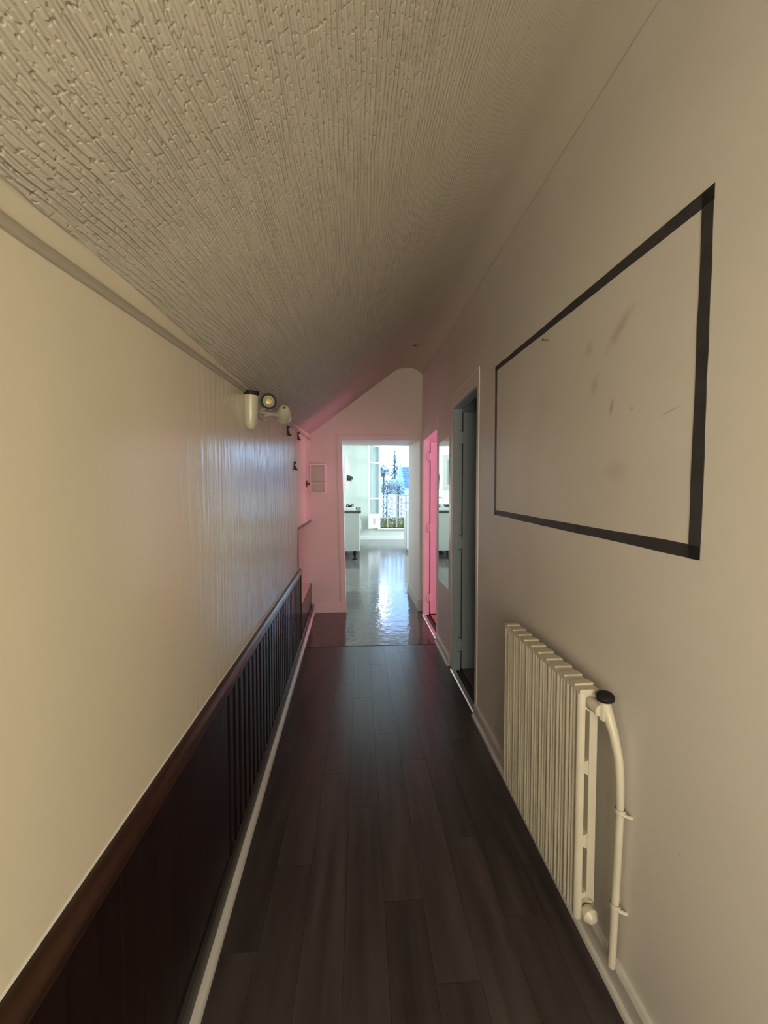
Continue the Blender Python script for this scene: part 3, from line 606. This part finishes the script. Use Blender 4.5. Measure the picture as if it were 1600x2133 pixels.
def casement(hinge, free, nm):
    h = Vector(hinge); f = Vector(free); u = (f - h).normalized(); n = Vector((-u.y, u.x)); W = (f - h).length
    def bx(mb, a, b, z0, z1, t=0.04, o=0.0):
        P = lambda s, k: h + u * s + n * k
        q = [P(a, o - t / 2), P(b, o - t / 2), P(b, o + t / 2), P(a, o + t / 2)]
        mb.hexa([(p.x, p.y, z0) for p in q], [(p.x, p.y, z1) for p in q]); return mb
    z0, z1 = WZ0 + 0.015, WZ1 - 0.05
    zs = [z0 + 0.44, z0 + 0.94, z0 + 2.03]
    cs = wl_(bx(bx(MB(), 0, 0.06, z0, z1), W - 0.06, W, z0, z1), 'casement', 'kwhite', bevel=0.003)
    def sub(mb, name, m):
        lo = Vector(w1.location); mb.v = [tuple(Vector(v) - lo) for v in mb.v]; return mb.build(name, m, cs)
    for a, b in ((z0, z0 + 0.08), (z0 + 0.36, z0 + 0.44), (z0 + 0.90, z0 + 0.94), (z0 + 1.99, z0 + 2.03), (z1 - 0.07, z1)): sub(bx(MB(), 0.06, W - 0.06, a, b), 'muntin', 'kwhite')
    for a, b in ((z0 + 0.44, z0 + 0.90), (z0 + 0.94, z0 + 1.99), (z0 + 2.03, z1 - 0.07)): sub(bx(MB(), 0.06, W - 0.06, a, b, 0.004), 'pane', 'glass')
    sub(bx(MB(), 0.06, W - 0.06, z0 + 0.08, z0 + 0.36, 0.02), 'solid_panel', 'kwhite')
    sub(bx(MB(), W * 0.33, W * 0.62, z0 + 0.13, z0 + 0.31, 0.03), 'panel_inset', 'kgrey')
    sub(bx(MB(), 0.0, 0.02, z0, z1, 0.046), 'rebate_edge', 'kgrey')
casement((WX0 + 0.02, YE - 0.03), (0.245, YE - 0.50), 'a'); casement((WX1 - 0.02, YE - 0.03), (WX1 + 0.35, YE - 0.45), 'b')

# ------------------------------------------------------------------ kitchen furniture
CY = 8.4; CT = 1.052                                  # first cabinet's end panel, worktop height
wt = tag(MB().box(KX0 + 0.002, 0.022, CY - 0.012, 11.3, CT - 0.046, CT).build('worktop', 'worktop', bevel=0.003), 'dark worktop running along the kitchen base cabinets', 'worktop')
def base_unit(y0, label):
    u = thing('base_cabinet', label, 'cabinet', (KX0 + 0.32, y0, 0), 'kitchen base cabinets')
    MB().box(-0.317, 0.30, 0, 0.94, 0.19, CT - 0.047).build('cabinet_body', 'kgrey', u, bevel=0.003)
    for a, b in ((0.008, 0.465), (0.475, 0.932)):
        d = MB().box(0.301, 0.320, a, b, 0.20, CT - 0.22).build('door', 'kwhite', u, bevel=0.003)
        MB().box(0.320, 0.326, a + 0.06, b - 0.06, 0.27, CT - 0.30).build('raised_panel', 'kwhite', d, bevel=0.003)
        MB().tube([(0.32, b - 0.04, 0.60), (0.345, b - 0.04, 0.61), (0.350, b - 0.04, 0.65), (0.345, b - 0.04, 0.69), (0.32, b - 0.04, 0.70)], 0.006, 8).build('handle', 'metal', d, smooth=True)
        dr = MB().box(0.301, 0.320, a, b, CT - 0.21, CT - 0.055).build('drawer', 'kwhite', u, bevel=0.003)
        MB().lathe([(0.006, 0), (0.006, 0.015), (0.014, 0.02), (0.012, 0.028), (0, 0.03)], (0.32, (a + b) / 2, CT - 0.13), (1, 0, 0), 12).build('knob', 'metal', dr, smooth=True)
    for x in (-0.10, 0.215):
        for y_ in (0.075, 0.865):
            MB().lathe([(0.062, 0), (0.062, 0.012), (0.035, 0.024), (0.026, 0.07), (0.038, 0.09), (0.030, 0.11), (0.042, 0.15), (0.042, 0.19)], (x, y_, 0), (0, 0, 1), 12).build('leg', 'black', u, smooth=True)
base_unit(CY, 'grey base cabinet on black legs nearest the kitchen passage'); base_unit(CY + 0.95, 'grey base cabinet in the middle under the dark worktop'); base_unit(CY + 1.9, 'grey base cabinet closest to the kitchen window')
# low white pipe casing under the cabinets against the wall
tag(MB().box(KX0 + 0.002, KX0 + 0.12, CY + 0.1, 11.2, 0.0, 0.12).build('pipe_casing', 'kgrey', bevel=0.03), 'pale rounded pipe casing on the floor under the base cabinets', 'pipe casing')
# hob
hb = thing('gas_hob', 'white gas hob with black burners on the dark worktop', 'hob', (-0.33, CY + 0.35, CT))
MB().box(-0.28, 0.24, -0.30, 0.30, 0.0, 0.075).build('hob_body', 'kwhite', hb, bevel=0.006)
for x in (-0.15, 0.11):
    for y_ in (-0.15, 0.15):
        bn = MB().lathe([(0.05, 0.075), (0.05, 0.095), (0.03, 0.11), (0, 0.112)], (x, y_, 0), (0, 0, 1), 16).build('burner', 'black', hb, smooth=True)
        for k in range(4):
            a = math.pi / 4 + k * math.pi / 2
            MB().tube([(x + 0.03 * math.cos(a), y_ + 0.03 * math.sin(a), 0.128), (x + 0.10 * math.cos(a), y_ + 0.10 * math.sin(a), 0.128), (x + 0.105 * math.cos(a), y_ + 0.105 * math.sin(a), 0.076)], 0.007, 6).build('pan_support', 'iron', bn)
for k in range(4): MB().lathe([(0.018, 0), (0.016, 0.02), (0, 0.021)], (0.24, -0.18 + k * 0.12, 0.04), (1, 0, 0), 12).build('knob', 'black', hb)
# cooker hood
hd = thing('cooker_hood', 'black slim cooker hood under the white wall cupboards', 'cooker hood', (KX0, CY + 0.72, 1.72))
MB().extrude([(0.002, 0.0), (0.44, 0.02), (0.49, 0.055), (0.47, 0.085), (0.30, 0.135), (0.002, 0.135)], lambda a, b: (a, -0.30, b), lambda a, b: (a, 0.30, b)).build('hood_body', 'worktop', hd, bevel=0.002)
MB().extrude([(0.44, 0.012), (0.455, -0.03), (0.40, 0.01)], lambda a, b: (a, -0.29, b), lambda a, b: (a, 0.29, b)).build('visor', 'worktop', hd)
MB().box(0.05, 0.40, -0.25, 0.25, -0.006, 0.006).build('filter_panel', 'kgrey', hd)
# wall cupboards
def wall_unit(y0, y1, z0, z1, label):
    u = thing('wall_cupboard', label, 'cupboard', (KX0, y0, z0), 'kitchen wall cupboards')
    D_ = 0.32; H_ = z1 - z0; W_ = y1 - y0
    MB().box(0.002, D_, 0.002, W_ - 0.002, 0, H_).build('cabinet_body', 'kwhite', u, bevel=0.003)
    d = MB().box(D_ + 0.001, D_ + 0.02, 0.005, W_ - 0.005, 0.004, H_ - 0.004).build('door', 'kwhite', u, bevel=0.003)
    MB().box(D_ + 0.02, D_ + 0.026, 0.06, W_ - 0.06, 0.07, H_ - 0.07).build('raised_panel', 'kwhite', d, bevel=0.004)
    MB().lathe([(0.006, 0), (0.006, 0.015), (0.014, 0.02), (0, 0.03)], (D_ + 0.02, W_ - 0.05, 0.12), (1, 0, 0), 12).build('knob', 'metal', d, smooth=True)
    e = MB().box(0.03, D_ - 0.03, -0.012, 0.001, 0.05, H_ - 0.05).build('end_panel', 'kwhite', u, bevel=0.004)
    MB().box(0.07, D_ - 0.07, -0.018, -0.011, 0.11, H_ - 0.11).build('raised_panel', 'kgrey', e, bevel=0.004)
wall_unit(CY + 0.0, CY + 0.40, 1.50, 2.26, 'white wall cupboard nearest the kitchen passage'); wall_unit(CY + 0.42, CY + 1.02, 1.87, 2.26, 'short white wall cupboard above the cooker hood'); wall_unit(CY + 1.04, CY + 1.64, 1.55, 2.26, 'white wall cupboard beyond the cooker hood')
# sink tap
fc = thing('sink_tap', 'curved chrome tap standing at the back of the dark worktop', 'tap', (-0.53, CY + 1.1, CT))
MB().lathe([(0.03, 0), (0.03, 0.01), (0.018, 0.02), (0.016, 0.10)], (0, 0, 0), (0, 0, 1), 14).build('tap_base', 'metal', fc, smooth=True)
MB().tube([(0, 0, 0.09)] + [(0.09 - 0.09 * math.cos(R(a)), 0, 0.20 + 0.09 * math.sin(R(a))) for a in range(0, 181, 20)] + [(0.18, 0, 0.16)], 0.010, 10).build('spout', 'metal', fc, smooth=True)
MB().tube([(0, 0.0, 0.09), (0, 0.05, 0.12)], 0.006, 8).build('lever', 'metal', fc)
# low white unit at the other side
lw = thing('low_cupboard', 'low white cupboard at the other side of the kitchen passage opening', 'cupboard', (1.42, 9.5, 0))
MB().box(-0.28, 0.28, 0, 0.55, 0.08, 1.0).build('cabinet_body', 'kwhite', lw, bevel=0.004)
MB().box(-0.25, 0.25, 0.03, 0.52, 0, 0.08).build('plinth', 'kgrey', lw)
MB().box(-0.295, 0.295, -0.01, 0.56, 1.0, 1.04).build('top', 'kwhite', lw, bevel=0.006)
dd = MB().box(-0.299, -0.281, 0.02, 0.53, 0.10, 0.98).build('door', 'kwhite', lw, bevel=0.003)
MB().lathe([(0.006, 0), (0.006, 0.015), (0.014, 0.02), (0, 0.03)], (-0.299, 0.08, 0.75), (-1, 0, 0), 12).build('knob', 'metal', dd, smooth=True)

# ------------------------------------------------------------------ balcony railing and planter
RY = YE + 0.40
struct('balcony_slab', MB().box(0.2, 2.4, YE + 0.25, YE + 0.75, 0.10, 0.30), 'render_wall', 'stone balcony ledge outside the kitchen window', 'balcony')
rl = thing('balcony_railing', 'ornate grey iron railing outside the kitchen window', 'railing', (1.2, RY, 0.3))
for z in (1.40, 1.155, 0.925, 0.67): MB().box(-0.95, 0.95, -0.014, 0.014, z - 0.3 - 0.012, z - 0.3 + 0.012).build('rail', 'rail_iron', rl)
for k in range(7):
    x = -0.90 + k * 0.30
    MB().box(x - 0.022, x + 0.022, -0.012, 0.012, 0.0, 1.09).build('baluster', 'rail_iron', rl)
def ornament():
    mb = MB()
    for z, s in ((0.97, 1.0), (0.74, 0.75), (0.50, 1.0)):
        for a in (0, 60, 120):
            c, s_ = math.cos(R(a)) * 0.075 * s, math.sin(R(a)) * 0.06 * s
            mb.tube([(-c, 0, z - s_), (0, 0, z), (c, 0, z + s_)], [0.008, 0.018, 0.008], 6)
    mb.box(-0.012, 0.012, -0.008, 0.008, 0.37, 1.09)
    return mb.mesh('ornament', 'rail_iron')
om = ornament()
for k in range(6):
    o = bpy.data.objects.new('ornament', om); COL.objects.link(o); o.parent = rl; o.location = (-0.75 + k * 0.30, 0, 0)
def leaves(name, m, n, fn, size, parent, lo=(0, 0, 0)):
    vs = []; fs = []
    for k in range(n):
        c = Vector(fn()); a = Vector((random.gauss(0, 1), random.gauss(0, 1), random.gauss(0, 1))).normalized(); b = a.orthogonal().normalized()
        b = (Matrix.Rotation(random.uniform(0, 6.28), 3, a) @ b); t = a.cross(b); s = size * random.uniform(0.6, 1.4); i = len(vs)
        vs += [c - b * s, c + t * s * 0.45 + a * s * 0.1, c + b * s, c - t * s * 0.45 + a * s * 0.1]; fs.append((i, i + 1, i + 2)); fs.append((i, i + 2, i + 3))
    o = bpy.data.objects.new(name, None)
    me = bpy.data.meshes.new(name); me.from_pydata([tuple(v) for v in vs], [], fs); me.materials.append(M[m])
    o = bpy.data.objects.new(name, me); COL.objects.link(o); o.parent = parent; o['kind'] = 'stuff'
    return o
pb = thing('window_planter', 'mossy planter of yellow-green leafy plants behind the railing', 'planter', (1.2, YE + 0.60, 0.3))
MB().hexa([(-0.80, -0.09, 0), (0.80, -0.09, 0), (0.80, 0.09, 0), (-0.80, 0.09, 0)], [(-0.83, -0.10, 0.16), (0.83, -0.10, 0.16), (0.83, 0.11, 0.16), (-0.83, 0.11, 0.16)]).build('trough', 'terracotta', pb)
leaves('foliage', 'leaf_light', 2600, lambda: (random.uniform(-0.85, 0.85), random.uniform(-0.14, 0.13), random.uniform(-0.01, 0.36) + 0.04 * random.random()), 0.035, pb)

# ------------------------------------------------------------------ outside: garden, trees, houses
struct('ground', MB().box(-80, 90, YE + 1.5, 160, -8.3, -8.0), 'ground', 'garden ground far below the window', 'ground')
def conifer(x, y, ztop, hw, label):
    t = thing('conifer_tree', label, 'tree', (x, y, -8.0)); H_ = ztop + 8
    MB().tube([(0, 0, 0), (0, 0, H_ * 0.6), (0, 0, H_ * 0.98)], [0.25, 0.14, 0.02], 8).build('trunk', 'trunk', t)
    def fn():
        tier = random.random() ** 0.6; z = H_ - tier * H_ * 0.75
        r = hw * tier * (0.35 + 0.65 * abs(math.sin(tier * 34))) * math.sqrt(random.random()); a = random.uniform(0, 6.28)
        return (r * math.cos(a), r * math.sin(a), z - 0.15 * r)
    leaves('foliage', 'conifer', 2000, fn, 0.13, t)
conifer(3.55, 40, 6.0, 3.0, 'tall dark conifer rising against the white sky')
def broadleaf(x, y, zc, r, label, n=1500):
    t = thing('broadleaf_tree', label, 'tree', (x, y, -8.0), 'bare-looking trees beyond the railing')
    MB().tube([(0, 0, 0), (0.1, 0, zc + 8 - r * 0.5), (0.2, 0, zc + 8 + r * 0.4)], [0.10, 0.05, 0.015], 8).build('trunk', 'trunk', t)
    for k in range(7):
        a = k * 0.9; MB().tube([(0.1, 0, zc + 8 - r * 0.6), (r * 0.7 * math.cos(a), r * 0.7 * math.sin(a), zc + 8 + r * 0.5 * math.sin(k * 1.7))], [0.03, 0.008], 6).build('branch', 'trunk', t)
    def fn():
        v = Vector((random.gauss(0, 1), random.gauss(0, 1), random.gauss(0, 1))).normalized() * r * random.random() ** 0.4
        return (v.x, v.y, zc + 8 + v.z * 0.8)
    leaves('foliage', 'leaf_dark', n, fn, 0.085, t)
broadleaf(1.75, 27, 2.0, 0.75, 'thin grey-leaved tree in front of the conifer', 420); broadleaf(2.35, 25, 1.9, 0.6, 'small round tree beside the little white house', 320); broadleaf(1.35, 24, 2.9, 0.5, 'leafy treetop just beside the open casement', 220)
# slate roofed house
hs = thing('slate_house', 'white house with a steep blue slate roof beyond the railing', 'house', (4.6, 28, -8.0))
MB().box(-1.35, 3.2, 0, 5.0, 0, 10.1).build('house_wall', 'render_wall', hs)
sl = MB().hexa([(-1.45, -0.25, 10.0), (3.3, -0.25, 10.0), (3.3, 2.5, 11.6), (-1.60, 2.5, 11.6)], [(-1.45, -0.25, 10.06), (3.3, -0.25, 10.06), (3.3, 2.5, 11.66), (-1.60, 2.5, 11.66)]).build('roof', 'slate', hs)
for r_ in range(8):
    for c_ in range(9):
        a = r_ / 8; b_ = (r_ + 1) / 8; x0 = -1.5 + c_ * 0.52 + (0.26 if r_ % 2 else 0); 
        MB().hexa([(x0, -0.25 + 2.75 * a, 10.07 + 1.6 * a), (x0 + 0.50, -0.25 + 2.75 * a, 10.07 + 1.6 * a), (x0 + 0.50, -0.25 + 2.75 * b_, 10.07 + 1.6 * b_), (x0, -0.25 + 2.75 * b_, 10.07 + 1.6 * b_)], [(x0, -0.25 + 2.75 * a, 10.11 + 1.6 * a), (x0 + 0.50, -0.25 + 2.75 * a, 10.11 + 1.6 * a), (x0 + 0.50, -0.25 + 2.75 * b_, 10.08 + 1.6 * b_), (x0, -0.25 + 2.75 * b_, 10.08 + 1.6 * b_)]).build('slate', 'slate', sl)
MB().hexa([(-1.85, -0.3, 9.4), (-1.38, -0.3, 9.4), (-1.38, 0.0, 9.4), (-1.85, 0.0, 9.4)], [(-1.85, -0.3, 11.3), (-1.70, -0.3, 11.75), (-1.70, 0.0, 11.75), (-1.85, 0.0, 11.3)]).build('verge_board', 'blue_trim', hs)
h2 = thing('white_cottage', 'little white house with a pale blue roof edge beside the slate roof', 'house', (3.35, 34, -8.0))
MB().box(-0.42, 0.42, 0, 3, 0, 10.75).build('house_wall', 'render_wall', h2); MB().box(-0.55, 0.55, -0.1, 3.1, 10.75, 10.9).build('roof_edge', 'blue_trim', h2)
MB().box(-0.2, 0.1, -0.03, 0.0, 9.9, 10.5).build('window', 'kgrey', h2)
